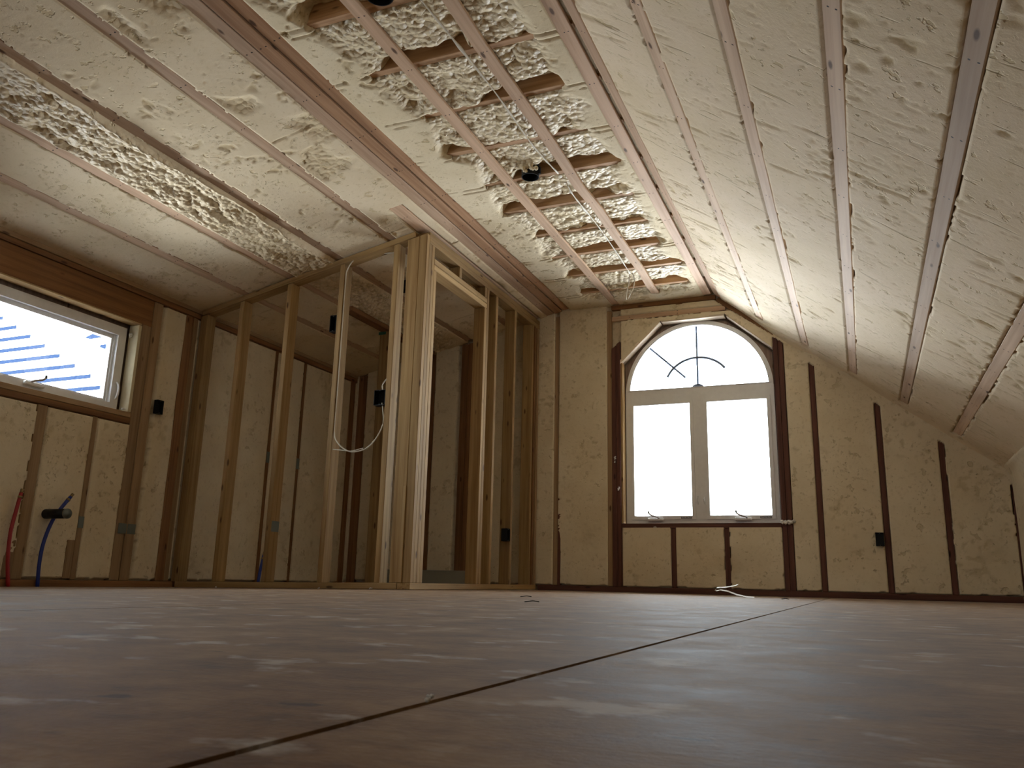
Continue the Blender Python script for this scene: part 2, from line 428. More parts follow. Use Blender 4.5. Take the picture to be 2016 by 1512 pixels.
# ---- ceiling, flat strip with joist bays
JY = [2.54-.4063*k for k in range(13, 0, -1)]+[2.54+.4063*k for k in range(10)]
JY = [y for y in JY if y > Y0+.1]
nf = Vector((0, 0, -1))
def hflat(x, y):
    s = ((y-2.54) % .4063)/.4063          # 0 at a joist centre
    dj = np.minimum(s, 1-s)*.4063
    hb, pit = shaved(x, y, 51)
    edgeL = -1.98+.22*(fbm(x, y, .28, 61)-.5)-.20*sst(y, 3.0, 2.2)+.14*sst(y, 5.4, 6.2)*0
    mL = sst(x, edgeL-.03, edgeL+.07)
    edgeR = -1.14+.22*(fbm(x, y, .25, 63)-.5)-.05*sst(4.0-y, 0, 1)
    mR = 1-sst(x, edgeR-.06, edgeR+.03)
    end = 1-sst(y, 6.28, 6.36)
    m = np.clip(mL*mR, 0, 1)*end
    deep = .042+.040*fbm(x, y, .35, 71)+.085*sst(s+.30*(fbm(x, y, .12, 72)-.5), .66, .84)*sst(fbm(x, y, .42, 73)+.10*sst(y,2.6,4.2), .46, .60)
    blob = .030*dome(x, y, .070, 81)+.014*dome(x, y, .034, 82)+.007*dome(x, y, .018, 83)
    h = hb*(1-m)+m*(-deep+blob)
    jm = dj < .019+.006*(fbm(x, y, .06, 84)-.5)
    h = np.where(jm & (m > .4) , -.12, h)
    ck = np.exp(-((dj-.021)/.004)**2)*(1-m)*sst(fbm(x, y, .15, 85), .42, .55)
    h = h-.02*ck
    pit = np.where(m > .5, .9*(1-dome(x, y, .034, 82))*(1-.6*dome(x, y, .070, 81)), np.maximum(pit, ck))  # dark creases between lumps are shade painted through the pit colour
    h = np.where((np.abs(x+1.817) < .031) & (m < .5), -.03, h)
    for q in (-1.817, -1.428):
        h = np.where((np.abs(x-q) < .040) & (m >= .3), np.minimum(h, -.024), h)
    h = np.where((x > -1.071+.008*fbm(x, y, .07, 88)), -.035, h)
    h = np.where((x < -2.232+.008*fbm(x, y, .06, 89)), -.035, h)
    return h, pit, np.clip(m*1.2, 0, 1)+0*h
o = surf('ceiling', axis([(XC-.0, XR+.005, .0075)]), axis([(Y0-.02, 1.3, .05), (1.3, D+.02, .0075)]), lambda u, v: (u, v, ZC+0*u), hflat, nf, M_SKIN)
tag(o, 'flat middle strip of ceiling with lumpy unshaved foam between joists', 'ceiling', kind='structure')

# ---- ceiling, right slope
RS = [-.627, -.302, .022, .343, .661]
nr = Vector((ZK-ZC, 0, -(XK-XR))).normalized()
def hright(x, y):
    h, pit = shaved(x, y, 111)
    g = sst(fbm(y+.25*x, x, .022, 121, .20), .70, .76)*sst(fbm(x, y, .35, 122), .42, .55)
    h = h-.004*g; pit = np.maximum(pit, .5*g)
    # cove where the slope meets the gable wall and the knee wall
    h = h+.05*np.exp(-np.clip(D-y, 0, 9)/.05)*sst(x, -.9, -.3)
    for s in RS:
        wv = .030-.004+.012*(fbm(x, y, .05, int(s*100+500))-.5)
        en = 6.42+.05*(fbm(x, y, .1, 7)-.5)
        h = np.where((np.abs(x-s) < wv) & (y < en), -.032, h)
        ed = np.exp(-((x-s-.028)/.004)**2)*sst(fbm(x, y, .14, int(s*100+900)), .60, .66)*(y < en)
        h = h-.02*ed*(np.abs(x-s) >= wv)
    h = np.where((x < -.934), -.035, h)
    return h, pit
kr = (ZK-ZC)/(XK-XR)
o = surf('ceiling', axis([(XR, XK+.02, .0085)]), axis([(Y0-.02, 1.0, .05), (1.0, D+.02, .0095)]), lambda u, v: (u, v, ZC+kr*(u-XR)), hright, nr, M_FOAMR)
tag(o, 'steep foam ceiling slope on the right, scored with diagonal saw marks', 'ceiling', kind='structure')
# solid roof deck above everything keeps daylight out
bm = bmesh.new()
prof = [(XL-.2, ZL+.14), (XC, ZC+.24), (XR+.05, ZC+.24), (XK+.25, ZK+.10)]
for (xa, za), (xb, zb) in zip(prof[:-1], prof[1:]):
    vs_ = [bm.verts.new(c) for c in ((xa, Y0-.2, za), (xb, Y0-.2, zb), (xb, D+.25, zb), (xa, D+.25, za), (xa, Y0-.2, za+.03), (xb, Y0-.2, zb+.03), (xb, D+.25, zb+.03), (xa, D+.25, za+.03))]
    for q in ((0, 1, 2, 3), (4, 7, 6, 5), (0, 4, 5, 1), (1, 5, 6, 2), (2, 6, 7, 3), (3, 7, 4, 0)): bm.faces.new([vs_[t] for t in q])
rd = bmobj('ceiling', bm, M_JOIST); tag(rd, 'plywood roof deck above the joists', 'roof', kind='structure')

# ---- gable (back) wall foam
GST = [(-4.33, .05), (-3.587, .04), (-3.245, .066), (-3.18, .038), (-2.349, .02), (-1.878, .021), (-.509, .041), (-.272, .0195), (.1675, .0195), (.5655, .0195), (.99, .0215)]
OPL, OPR, OPB = -1.787, -.546, .535         # rough opening
oct_pts = [(-1.787, OPB), (-1.787, 1.876), (-1.432, 2.215), (-.905, 2.218), (-.546, 1.905), (-.546, OPB)]
def inpoly(x, y, P):
    r = np.zeros(x.shape, bool)
    for (x1, y1), (x2, y2) in zip(P, P[1:]+P[:1]):
        c = ((y1 > y) != (y2 > y)) & (x < (x2-x1)*(y-y1)/(y2-y1+1e-12)+x1); r ^= c
    return r
def hgab(x, z):
    h, pit = shaved(x, z, 211, .8)
    h = h+.004
    blot = np.exp(-(((x+2.05)/.13)**2+((z-.42)/.16)**2)*2)+np.exp(-(((x+.93)/.14)**2+((z-.2)/.12)**2)*2)+np.exp(-(((x-.85)/.12)**2+((z-.3)/.12)**2)*2)
    rg = np.clip(blot, 0, 1)*dome(x, z, .035, 213)
    h = h-.012*rg; pit = np.maximum(pit, .7*np.clip(blot*fbm(x, z, .05, 215)*1.3, 0, 1))
    zr = ZC+kr*(x-XR)
    h = h+.07*np.exp(-np.clip(zr-z, 0, 9)/.06)*sst(x, -.42, -.2)
    for c, hw in GST:
        wv = hw+.006*(fbm(x, z, .05, int(c*100+1000))-.5)
        h = np.where((np.abs(x-c) < wv) & (z < zr-.07-.04*(c > -.4)), -.045, h)
    h = np.where((x < OPL+.01) & (x > -1.90), -.045, h)
    h = np.where(z < .040+.012*fbm(x, z, .05, 217), -.045, h)
    for c in (-1.366, -.955): h = np.where((np.abs(x-c) < .02+.006*(fbm(x, z, .05, 219)-.5)) & (z < .54), -.045, h)
    h = np.where((x > -1.87) & (x < -.54) & (np.abs(z-2.275) < .022+.01*(fbm(x, z, .06, 225)-.5)), -.03, h)
    h = np.where((x > -1.87) & (x < -.97) & (z > 2.352+.012*(fbm(x, z, .06, 227)-.5)), -.03, h)
    rt = ZC+kr*(x-XR)-.045
    h = np.where((x > -.985) & (x < -.54) & (z > rt), -.03, h)
    return h, pit
def kgab(x, z):
    zt = np.where(x < XC, ZL+(ZC-ZL)*(x-XL)/(XC-XL), np.where(x < XR, ZC, ZC+kr*(x-XR)))
    zt = zt+.06
    inn = inpoly(x, z, oct_pts)
    rect = (x > OPL-.0) & (x < OPR) & (z > .50) & (z < 1.9)
    return (z < zt) & ~inn & ~rect
o = surf('wall_back', axis([(XL-.03, XK+.06, .008)]), axis([(-.04, ZC+.05, .008)]), lambda u, v: (u, D+0*u, v), hgab, Vector((0, -1, 0)), M_FOAMW, kgab)
tag(o, 'gable end wall filled with shaved cream spray foam', 'wall', kind='structure')

# outer sheathing of the gable wall, with the arched hole
def archloop(cx, cz, R, zb, xl, xr, n=40):
    a0 = math.acos(max(-1, min(1, (xr-cx)/R))); a1 = math.acos(max(-1, min(1, (xl-cx)/R)))
    return [(cx+R*math.cos(a0+(a1-a0)*i/n), cz+R*math.sin(a0+(a1-a0)*i/n)) for i in range(n+1)]
AC = (-1.162, 1.615)
hole = [(-.566, .52)]+archloop(AC[0], AC[1], .597, 0, -1.759, -.566)+[(-1.759, .52)]
outer = [(XL-.2, -.1), (XK+.25, -.1), (XK+.25, ZK+.15), (XR+.05, ZC+.30), (XC, ZC+.30), (XL-.2, ZL+.2)]
o = extrude_poly('wall_back', outer, [hole], lambda u, v, t: (u, D+.12+t, v), .02, M_SHEATH)
tag(o, 'brown sheathing around the arched window', 'wall', kind='structure')

# ---- left wall
WY0, WY1, WZ0, WZ1 = 2.42, 3.93, 1.09, 1.70
LST = [(3.297, .034), (3.665, .019), (4.025, .092), (4.36, .058), (5.33, .02), (5.72, .02), (6.47, .04), (2.35, .09)]
def hlw(y, z):
    h, pit = shaved(y, z, 311, .9)
    low = 1-sst(z, .35, .8)
    h = h+low*(.006*dome(y, z, .05, 313)-.006); pit = np.maximum(pit, low*.35*(1-dome(y, z, .05, 313)))
    for c, hw in LST:
        wv = hw+.007*(fbm(y, z, .05, int(c*100))-.5)
        h = np.where(np.abs(y-c) < wv, -.045, h)
    h = np.where((z > 1.015-.01*fbm(y, z, .06, 317)) & (y < 3.95), -.045, h)
    h = np.where(z > 1.888, -.045, h)
    h = np.where(z < .012+.012*fbm(y, z, .05, 319), -.045, h)
    return h, pit
o = surf('wall_left', axis([(Y0, 1.6, .05), (1.6, D+.03, .0095)]), axis([(-.06, ZL+.02, .0095)]), lambda u, v: (XL+0*u, u, v), hlw, Vector((1, 0, 0)), M_FOAMW,
         lambda y, z: ~((y > 2.40) & (y < WY1) & (z > 1.02) & (z < 1.91)))
tag(o, 'left wall of shaved cream spray foam under the eave', 'wall', kind='structure')
o = extrude_poly('wall_left', [(Y0-.2, -.1), (D+.14, -.1), (D+.14, ZL+.19), (Y0-.2, ZL+.19)], [[(2.46, 1.10), (3.885, 1.10), (3.885, 1.665), (2.46, 1.665)]],
                 lambda u, v, t: (XL-.12-t, u, v), .02, M_SHEATH)
tag(o, 'outer sheathing of the left wall around the awning window', 'wall', kind='structure')
# ---- right knee wall, rear wall
def hk(y, z):
    h, pit = shaved(y, z, 411); return h+.05*np.exp(-np.clip(ZK-z, 0, 9)/.05), pit
o = surf('wall_right', axis([(Y0, 3.2, .05), (3.2, D, .012)]), axis([(-.02, ZK+.03, .012)]), lambda u, v: (XK+.02+0*u, u, v), hk, Vector((-1, 0, 0)), M_FOAMW)
tag(o, 'low foam knee wall at the right edge', 'wall', kind='structure')
bm = bmesh.new(); addbox(bm, (XK+.10, Y0-.1, -.1), (XK+.12, D+.12, ZK+.12)); o = bmobj('wall_right', bm, M_SHEATH); tag(o, 'outer sheathing of the right knee wall', 'wall', kind='structure')
rp_ = list(outer)
o = extrude_poly('wall_front', rp_, [[(-1.7, 1.4), (-1.3, 1.4), (-1.3, 1.8), (-1.7, 1.8)]], lambda u, v, t: (u, Y0-t, v), .08, M_FOAMW)  # hole is an unseen opening added for light from behind
tag(o, 'gable wall behind the camera with an unseen opening added to let daylight in', 'wall', kind='structure')

# ================================================================ WINDOWS
# ---- window_1: arched gable window
YF = 6.62
W1 = empty('window_1', (-1.162, YF, .55)); tag(W1, 'white arched window over two casement sashes in the gable wall', 'window', kind='structure')
base = W1.location
fo = [(-.562, .541)]+archloop(AC[0], AC[1], .600, 0, -1.762, -.562)+[(-1.762, .541)]
ga = [(-.60, 1.652)]+archloop(AC[0], AC[1], .563, 0, -1.724, -.60)[0:]+[(-1.736+.012, 1.652)]
g_arch = [(AC[0]+.563*math.cos(a), AC[1]+.563*math.sin(a)) for a in [math.asin((1.652-AC[1])/.563)+(math.pi-2*math.asin((1.652-AC[1])/.563))*i/40 for i in range(41)]]
gl = [(-1.695, .603), (-1.229, .603), (-1.229, 1.516), (-1.695, 1.516)]
gr = [(-1.089, .603), (-.622, .603), (-.622, 1.516), (-1.089, 1.516)]
extrude_poly('window_frame', fo, [g_arch, gl, gr], lambda u, v, t: (u, YF+t, v), .075, M_VINYL, W1, base)
for nm, q in (('sash', gl), ('sash', gr)):
    (xa, za), (xb, _), (_, zb), _ = q
    extrude_poly(nm, [(xa-.028, za-.03), (xb+.028, za-.03), (xb+.028, zb+.028), (xa-.028, zb+.028)], [q], lambda u, v, t: (u, YF-.008+t, v), .008, M_VINYL, W1, base)
    boxobj('pane', (xa-.004, YF+.03, za-.004), (xb+.004, YF+.034, zb+.004), M_GLASS, W1, 0)
extrude_poly('arch_trim', [(AC[0]+.582*math.cos(math.pi*i/40), AC[1]+.03+.565*math.sin(math.pi*i/40)) for i in range(41)], [[(AC[0]+.564*math.cos(math.pi*i/40), AC[1]+.035+.532*math.sin(math.pi*i/40)) for i in range(41)]],
             lambda u, v, t: (u, YF-.006+t, v), .006, M_VINYL, W1, base)
extrude_poly('pane', [(x_*1.0, z_) for x_, z_ in g_arch], [], lambda u, v, t: (u, YF+.03+t, v), .004, M_GLASS, W1, base)
def muntin(pts, r=.0100):
    return tube('muntin', pts, r, M_MUNTIN, W1, 6)
HB = (-1.162, 1.652)
muntin([(HB[0], YF+.038, HB[1]), (HB[0], YF+.038, 2.175)])
muntin([(HB[0]-.10, YF+.038, HB[1]+.09), (-1.556, YF+.038, 2.02)])
muntin([(HB[0]+.275*math.cos(a), YF+.038, HB[1]+.255*math.sin(a)) for a in [math.radians(d) for d in range(36, 160, 12)]], .0115)
extrude_poly('muntin_hub', [(HB[0]+.048*math.cos(math.pi*i/10), HB[1]+.03*math.sin(math.pi*i/10)) for i in range(11)], [], lambda u, v, t: (u, YF+.028+t, v), .015, M_MUNTIN, W1, base)
def crank(px_, par, ax, flip=1):
    # base plate, knob cap and folding arm; ax = horizontal direction along the sill, nrm = into the room
    p = Vector(px_); a = Vector(ax); n = Vector((0, -1, 0)) if abs(a.x) > .5 else Vector((1, 0, 0))
    k = empty('crank_handle', p-par.location); k.parent = par
    kl = par.location+k.location
    bm = bmesh.new()
    for s_, (dx, dy, dz) in (((0), (.065, .014, .012)),):
        lo = -a*dx-Vector((0, 0, dz))+Vector((0, 0, 0)); hi = a*dx+n*dy*2+Vector((0, 0, dz))
        l2 = Vector((min(lo[i], hi[i]) for i in range(3))); h2 = Vector((max(lo[i], hi[i]) for i in range(3)))
        addbox(bm, l2, h2, .006)
    o = bmobj('handle_base', bm, M_VINYL); o.parent = k
    q = [a*.03*flip+n*.02+Vector((0, 0, .008)), a*.015*flip+n*.038+Vector((0, 0, .018)), -a*.025*flip+n*.04+Vector((0, 0, .030)), -a*.05*flip+n*.04+Vector((0, 0, .047))]
    o = tube('handle_arm', [v_ for v_ in q], .0065, M_HANDLE); o.parent = k
    o = tube('handle_knob', [q[-1], q[-1]+Vector((0, 0, .018))], .008, M_STEEL, smoothpts=False); o.parent = k
    return k
crank((-1.52, YF-.008, .572), W1, (1, 0, 0)); crank((-.835, YF-.008, .572), W1, (1, 0, 0))
def sticker(x0_):
    s_ = boxobj('sticker', (x0_, YF-.0105, .579), (x0_+.085, YF-.009, .593), M_STICK, W1, 0)
    bm = bmesh.new()
    for k in range(9): addbox(bm, (-.038+k*.0088, -.0012, .004), (-.033+k*.0088, -.0002, .009 if k % 3 else .011))
    o = bmobj('sticker_print', bm, M_VINYL); o.parent = s_
    s_['label'] = 'small dark printed sticker'
sticker(-1.318); sticker(-.71)
for xx in (-1.181, -1.128):
    tube('sash_latch', [(xx, YF-.012, .69), (xx-.004, YF-.026, .72), (xx, YF-.012, .755)], .005, M_VINYL, W1)
# ---- window_2: awning window in the left wall
XF = XL-.085
W2 = empty('window_2', (XF, 3.17, 1.10)); tag(W2, 'white awning window high in the left wall', 'window', kind='structure')
wy0, wy1, wz0, wz1 = 2.46, 3.885, 1.098, 1.665
extrude_poly('window_frame', [(wy0, wz0), (wy1, wz0), (wy1, wz1), (wy0, wz1)], [[(wy0+.055, wz0+.045), (wy1-.062, wz0+.045), (wy1-.062, wz1-.062), (wy0+.055, wz1-.062)]],
             lambda u, v, t: (XF-t, u, v), .07, M_VINYL, W2, W2.location)
extrude_poly('sash', [(wy0+.055, wz0+.045), (wy1-.062, wz0+.045), (wy1-.062, wz1-.062), (wy0+.055, wz1-.062)], [[(wy0+.08, wz0+.066), (wy1-.092, wz0+.066), (wy1-.092, wz1-.09), (wy0+.08, wz1-.09)]],
             lambda u, v, t: (XF-.028-t, u, v), .035, M_VINYL, W2, W2.location)
boxobj('pane', (XF-.05, wy0+.07, wz0+.06), (XF-.046, wy1-.08, wz1-.08), M_GLASS, W2, 0)
boxobj('screen_bead', (XF-.026, wy1-.078, wz0+.05), (XF-.020, wy1-.064, wz1-.066), M_VINYL, W2, 0)
crank((XF, 3.27, 1.135), W2, (0, 1, 0), -1)
tube('sash_latch', [(XF+.003, 3.858, 1.17), (XF+.022, 3.858, 1.20), (XF+.024, 3.858, 1.25), (XF+.004, 3.858, 1.285)], .008, M_VINYL, W2)

# ================================================================ GABLE FRAMING
def thing(o, label, cat, group=None): return tag(o, label, cat, group)
def gstud(x, z0_, z1_, w_, mat, label, dep=.03, cut=0.0, front=0.0, group='studs in the gable wall', name='wall_stud', cat='stud'):
    y = D-front+dep/2
    return thing(board(name, (x, y, z0_), (x, y, z1_), w_, dep, (1, 0, 0), mat, cutb=cut), label, cat, group)
ZP = .042
gstud(-.5285, ZP, zright(-.5285)-.03, .036, M_DARK, 'inner of two dark red studs along the right side of the arched window', .10, kr, .005)
gstud(-.490, ZP, zright(-.490)-.03, .037, M_DARK, 'outer of two dark red studs along the right side of the arched window', .10, kr, .003)
gstud(-.272, ZP, zright(-.272)-.09, .038, M_DARK, 'dark red stud, first to the right of the arched window frame post', cut=kr)
gstud(.1675, ZP, zright(.1675)-.09, .038, M_DARK, 'dark red stud carrying the black outlet box right of the arched window', cut=kr)
gstud(.5655, ZP, zright(.5655)-.09, .038, M_DARK, 'dark red stud second from the right edge of the photo', cut=kr)
gstud(.99, ZP, .86, .044, M_DARK, 'dark stud at the right edge of the photo under the corner of the knee wall')
gstud(-1.878, ZP, 2.35, .040, M_FLUSH, 'foam-stained tan stud reaching the ceiling left of the arched window')
gstud(-1.8375, ZP, 2.02, .038, M_DARK, 'left dark red trimmer with slanted top left of the arched window', .10, .8, .012)
gstud(-1.801, ZP, 2.055, .032, M_DARK, 'right dark red trimmer with slanted top beside the arched window', .10, .8, .010)
thing(boxobj('lit_trimmer_face', (-1.784, D+.005, .54), (-1.768, D+.085, 1.88), M_PALE), 'thin strip coloured pale as the lit trimmer face left of the arched window', 'wood strip')  # pale colour stands for light on the trimmer's inner face
gstud(-1.766, ZP, .495, .034, M_DARK, 'short dark cripple stud left end below the window sill')
gstud(-1.366, ZP, .495, .038, M_DARK, 'short dark cripple stud second from left under the arched window sill')
gstud(-.955, ZP, .495, .038, M_DARK, 'short dark cripple stud third from left under the arched window sill')
thing(board('rough_sill', (-1.784, D+.045, .517), (-.548, D+.045, .517), .040, .10, (0, 0, 1), M_DARK), 'dark red rough sill board under the arched window', 'sill board')
gstud(-2.349, ZP, 2.35, .040, M_FLUSH, 'foam-flush tan stud between the closet corner and the arched window')
gstud(-2.315, ZP, 1.70, .028, M_DARK, 'shorter dark red board nailed against the tan stud left of the arched window', .03, 0, .006)
thing(board('bottom_plate', (-2.50, D+.03, .021), (XK, D+.03, .021), .042, .08, (0, 0, 1), M_DARK), 'long dark bottom plate along the foot of the gable wall', 'bottom plate')
thing(board('top_plate', (-1.86, D+.02, 2.374), (-.975, D+.02, 2.374), .040, .05, (0, 0, 1), M_BROWN), 'weathered brown top plate at the ceiling over the arched window', 'top plate')
thing(board('rake_plate', (-.965, D+.02, zright(-.965)-.026), (-.50, D+.02, zright(-.50)-.026), .040, .05, (0, 0, 1), M_BROWN), 'sloping brown plate right of the arch following the roof', 'top plate')
thing(board('header_strap', (-1.856, D+.012, 2.275), (-.90, D+.012, 2.275), .040, .024, (0, 0, 1), M_STRAP), 'pinkish horizontal board between ceiling and arched window', 'header board')
thing(board('blocking', (-.955, D+.015, 2.30), (-.955, D+.015, 2.352), .03, .024, (1, 0, 0), M_STRAP), 'short upright block above the pinkish board over the arch', 'wood block')
thing(board('rake_board', (-.895, D+.03, 2.262), (-.555, D+.03, 1.975), .030, .05, (.6, 0, .8), M_FLUSH), 'tan board sloping down to the right above the arch', 'framing board')
# octagonal reveal
def reveal(a, b, mat, label, off=0):
    a = Vector((a[0], D+.045, a[1])); b = Vector((b[0], D+.045, b[1])); d_ = (b-a).normalized(); n = Vector((-d_.z, 0, d_.x))
    if n.z < 0: n = -n
    a += n*(.012+off); b += n*(.012+off)
    return thing(board('arch_reveal', a, b, .024, .095, n, mat), label, 'framing board', 'reveal boards around the arch')
reveal((-1.787, 1.870), (-1.438, 2.205), M_REVEAL, 'pale sloping reveal board at upper left of the arch')
reveal((-1.430, 2.203), (-.912, 2.207), M_REVEAL, 'pale level reveal board over the top of the arch')
reveal((-.900, 2.205), (-.556, 1.908), M_REVEAL, 'pale sloping reveal board at upper right of the arch')
a_, b_ = Vector((-1.795, D+.02, 1.93)), Vector((-1.46, D+.02, 2.25))
thing(board('tar_paper_strip', a_, b_, .045, .006, (-.69, 0, .72), M_PAPER, wane=.012), 'torn black building paper edge beside the upper left arch board', 'building paper')
# sealed sheathing face inside the octagon around the arch
shp = [(-1.765, 1.60), (-1.765, 1.86), (-1.425, 2.19), (-.915, 2.195), (-.560, 1.89), (-.560, 1.60)]
hl_ = [(AC[0]+.596*math.cos(math.pi*(.01+.98*i/40)), AC[1]+.596*math.sin(math.pi*(.01+.98*i/40))) for i in range(41)]
loop = shp[:1]+shp[1:5]+shp[5:]
poly = [(-1.765, 1.634)]+shp[1:5]+[(-.560, 1.634)]+hl_
bm = bmesh.new()
vs_ = [bm.verts.new((x_-AC[0], 0, z_-AC[1])) for x_, z_ in poly]
ed = [bm.edges.new((vs_[i], vs_[(i+1) % len(vs_)])) for i in range(len(vs_))]
bmesh.ops.triangle_fill(bm, edges=ed, use_beauty=True)
r_ = bmesh.ops.extrude_face_region(bm, geom=list(bm.faces))
for v in [g for g in r_['geom'] if isinstance(g, bmesh.types.BMVert)]: v.co.y += .012
bmesh.ops.recalc_face_normals(bm, faces=bm.faces)
thing(bmobj('sheathing_panel', bm, M_SHEATH, None, (AC[0], D+.092, AC[1])), 'brown sheathing filling the corners around the window arch', 'sheathing')
# foam crumbs and lumps on the sill
def lump(name, c, r, mat, label, cat, n=9, parent=None, sq=(1, 1, 1)):
    bm = bmesh.new(); rnd = random.Random(int(c[0]*1000+c[2]*77))
    for k in range(n):
        d_ = Vector((rnd.uniform(-1, 1)*sq[0], rnd.uniform(-1, 1)*sq[1], rnd.uniform(0, 1)*sq[2]))*r
        bmesh.ops.create_icosphere(bm, subdivisions=2, radius=r*rnd.uniform(.35, .65), matrix=Matrix.Translation(d_+Vector((0, 0, r*.3))))
    for v in bm.verts: v.co += Vector((rnd.uniform(-1, 1), rnd.uniform(-1, 1), rnd.uniform(-1, 1)))*r*.06
    o = bmobj(name, bm, mat, parent, c, True)
    return thing(o, label, cat)
lump('foam_lump', (-.50, D-.025, .525), .022, M_FLAKE, 'white torn foam clump at the right end of the window sill', 'foam scrap', 14, sq=(2.2, .7, .8))
lump('foam_lump', (-1.51, D-.012, .500), .009, M_FLAKE, 'tiny white foam crumb on the front of the window sill', 'foam scrap', 6)
lump('foam_smear', (-1.83, D-.018, 1.03), .010, M_FLAKE, 'thin pale foam smear high on the trimmer left of the window', 'foam scrap', 12, sq=(.5, .3, 5))
lump('foam_smear', (-1.80, D-.018, .80), .010, M_FLAKE, 'pale foam smear low on the trimmer left of the window', 'foam scrap', 8, sq=(.5, .3, 3))

# ================================================================ CEILING STRAPS AND JOISTS
def cstrap(x, z, ya, yb, n, mat, label, w_=WS, t_=.019, name='ceiling_strap', grp='straps under the ceiling', wane=0.0):
    n = Vector(n); c = Vector((x, 0, z))-n*(t_/2)
    side = Vector((0, 1, 0)).cross(n)
    return thing(board(name, (c.x, ya, c.z), (c.x, yb, c.z), w_, t_, side, mat, wane=wane), label, 'strap', grp)
lab = ['pinkish left slope strap nearest the left wall', 'left slope strap second from the left wall, below the rough foam band',
       'left slope strap with a pale foam ridge, just above the rough foam band', 'left slope strap meeting the closet plate just left of its corner post']
for x, l in zip(LS, lab): cstrap(x, zleft(x), -2.9, D-.03, nl, M_STRAP, l)
cstrap(-2.412, zleft(-2.412), -2.9, D-.02, nl, M_STRAP, 'tan board along the left side of the crease, split off by a foam line', .070)
cstrap(-2.335, zleft(-2.335)-.004, -2.9, D-.02, nl, M_ORANGE, 'orange-tan middle board of the crease where left slope meets flat ceiling', .066, .024)
cstrap(-2.262, ZC+.006, -2.9, D-.02, (.25, 0, -.97), M_ORANGE, 'darker orange board on the right edge of the crease beam', .068, .024)
cstrap(-2.562, zleft(-2.562)-.002, 4.08, D-.03, nl, M_STRAP, 'short board starting just before the closet corner and running above its side wall', .085)
cstrap(-1.817, ZC, -2.9, D-.02, nf, M_STRAP, 'strap crossing the lumpy foam bays on their left side')
cstrap(-1.428, ZC, -2.9, D-.02, nf, M_STRAP, 'wavy-edged strap crossing the middle of the lumpy foam bays', wane=.026)
cstrap(-1.040, ZC, -2.9, D-.02, nf, M_STRAP, 'strap at the right edge of the flat ceiling beside a dark gap', .066)
cstrap(-.962, zright(-.962), -2.9, D-.02, nr, M_STRAP, 'strap at the top of the right slope beside the dark gap', .062)
lab = ['first strap down the right slope below the crease', 'second strap down the right slope, narrow with cracks beside it', 'third strap down the right slope, nearly upright in the photo',
       'fourth strap down the right slope, leaning left near the top right corner', 'lowest strap on the right slope, ending above the gable studs at far right']
for x, l in zip(RS, lab): cstrap(x, zright(x)+.001, -2.9, 6.40, nr, M_STRAPR, 'pinkish '+l, .060)
ordn = ['first', 'second', 'third', 'fourth', 'fifth', 'sixth', 'seventh', 'eighth', 'ninth', 'tenth', 'eleventh', 'twelfth', 'thirteenth', 'fourteenth', 'fifteenth']
vis = [y for y in JY if y > 2.3]
for i, y in enumerate(JY):
    if y < 2.0: 
        if y < 1.2: continue
    k = len([q for q in JY if q >= y])-1
    lbl = 'ceiling joist crossing the flat strip, %s from the gable wall' % ordn[k]
    thing(board('ceiling_joist', (-2.22, y, ZC+.019+.065), (-1.0, y, ZC+.019+.065), .130, .038, (0, 0, 1), M_JOIST), lbl, 'joist', 'ceiling joists over the flat strip')

# ================================================================ LEFT WALL FRAMING
def lstud(y, z0_, z1_, w_, mat, label, dep=.03, front=0.0, name='wall_stud', grp='studs in the left wall'):
    x = XL+front-dep/2
    return thing(board(name, (x, y, z0_), (x, y, z1_), w_, dep, (0, 1, 0), mat), label, 'stud', grp)
zb = fz(XL)+.042
lstud(3.297, zb, 1.012, .068, M_FLUSH, 'foam-stained stud under the awning window behind the red pipe')
lstud(3.665, zb, 1.012, .038, M_FLUSH, 'narrow foam-stained stud under the right part of the awning window')
lstud(3.968, zb, 1.888, .075, M_FLUSH, 'left tan stud of the group right of the awning window, under the header', .09, 0)
lstud(4.046, zb, 1.888, .075, M_FLUSH, 'right tan stud of the group right of the awning window, beside the black box', .09, .004)
lstud(4.34, zb, 1.888, .075, M_BROWN, 'dark brown corner stud of the left wall just before the closet', .09, .004)
lstud(4.40, zb, 1.888, .04, M_FLUSH, 'narrow tan stud of the left wall touching the closet front wall', .09, .002)
lstud(5.33, zb, 1.888, .038, M_BROWN, 'left wall stud inside the closet nearest its front wall')
lstud(5.72, zb, 1.888, .038, M_BROWN, 'left wall stud inside the closet, middle one')
lstud(6.455, zb, 1.888, .075, M_BROWN, 'left wall stud in the back corner of the closet', .09, .01)
lstud(2.35, zb, 1.888, .15, M_BROWN, 'stud group at the near side of the awning window', .09, 0)
thing(board('bottom_plate', (XL-.01, Y0+.05, fz(XL)+.020), (XL-.01, D-.01, fz(XL)+.020), .040, .09, (0, 0, 1), M_BROWN), 'long brown bottom plate along the foot of the left wall', 'bottom plate')
thing(board('window_header', (XL-.043, 2.42, 1.795), (XL-.043, 4.005, 1.795), .184, .09, (0, 0, 1), M_HEAD), 'deep orange-brown header beam above the awning window', 'header')
thing(board('lit_header_underside', (XL-.040, 2.43, 1.697), (XL-.040, 3.925, 1.697), .010, .085, (0, 0, 1), M_PALE), 'thin strip coloured pale as the lit underside of the awning window header', 'painted light strip')  # light on the header's underside, painted as a pale strip
thing(board('top_plate', (XL-.035, Y0+.05, 1.907), (XL-.035, D-.01, 1.907), .034, .09, (0, 0, 1), M_BROWN), 'lower of two top plates along the head of the left wall', 'top plate')
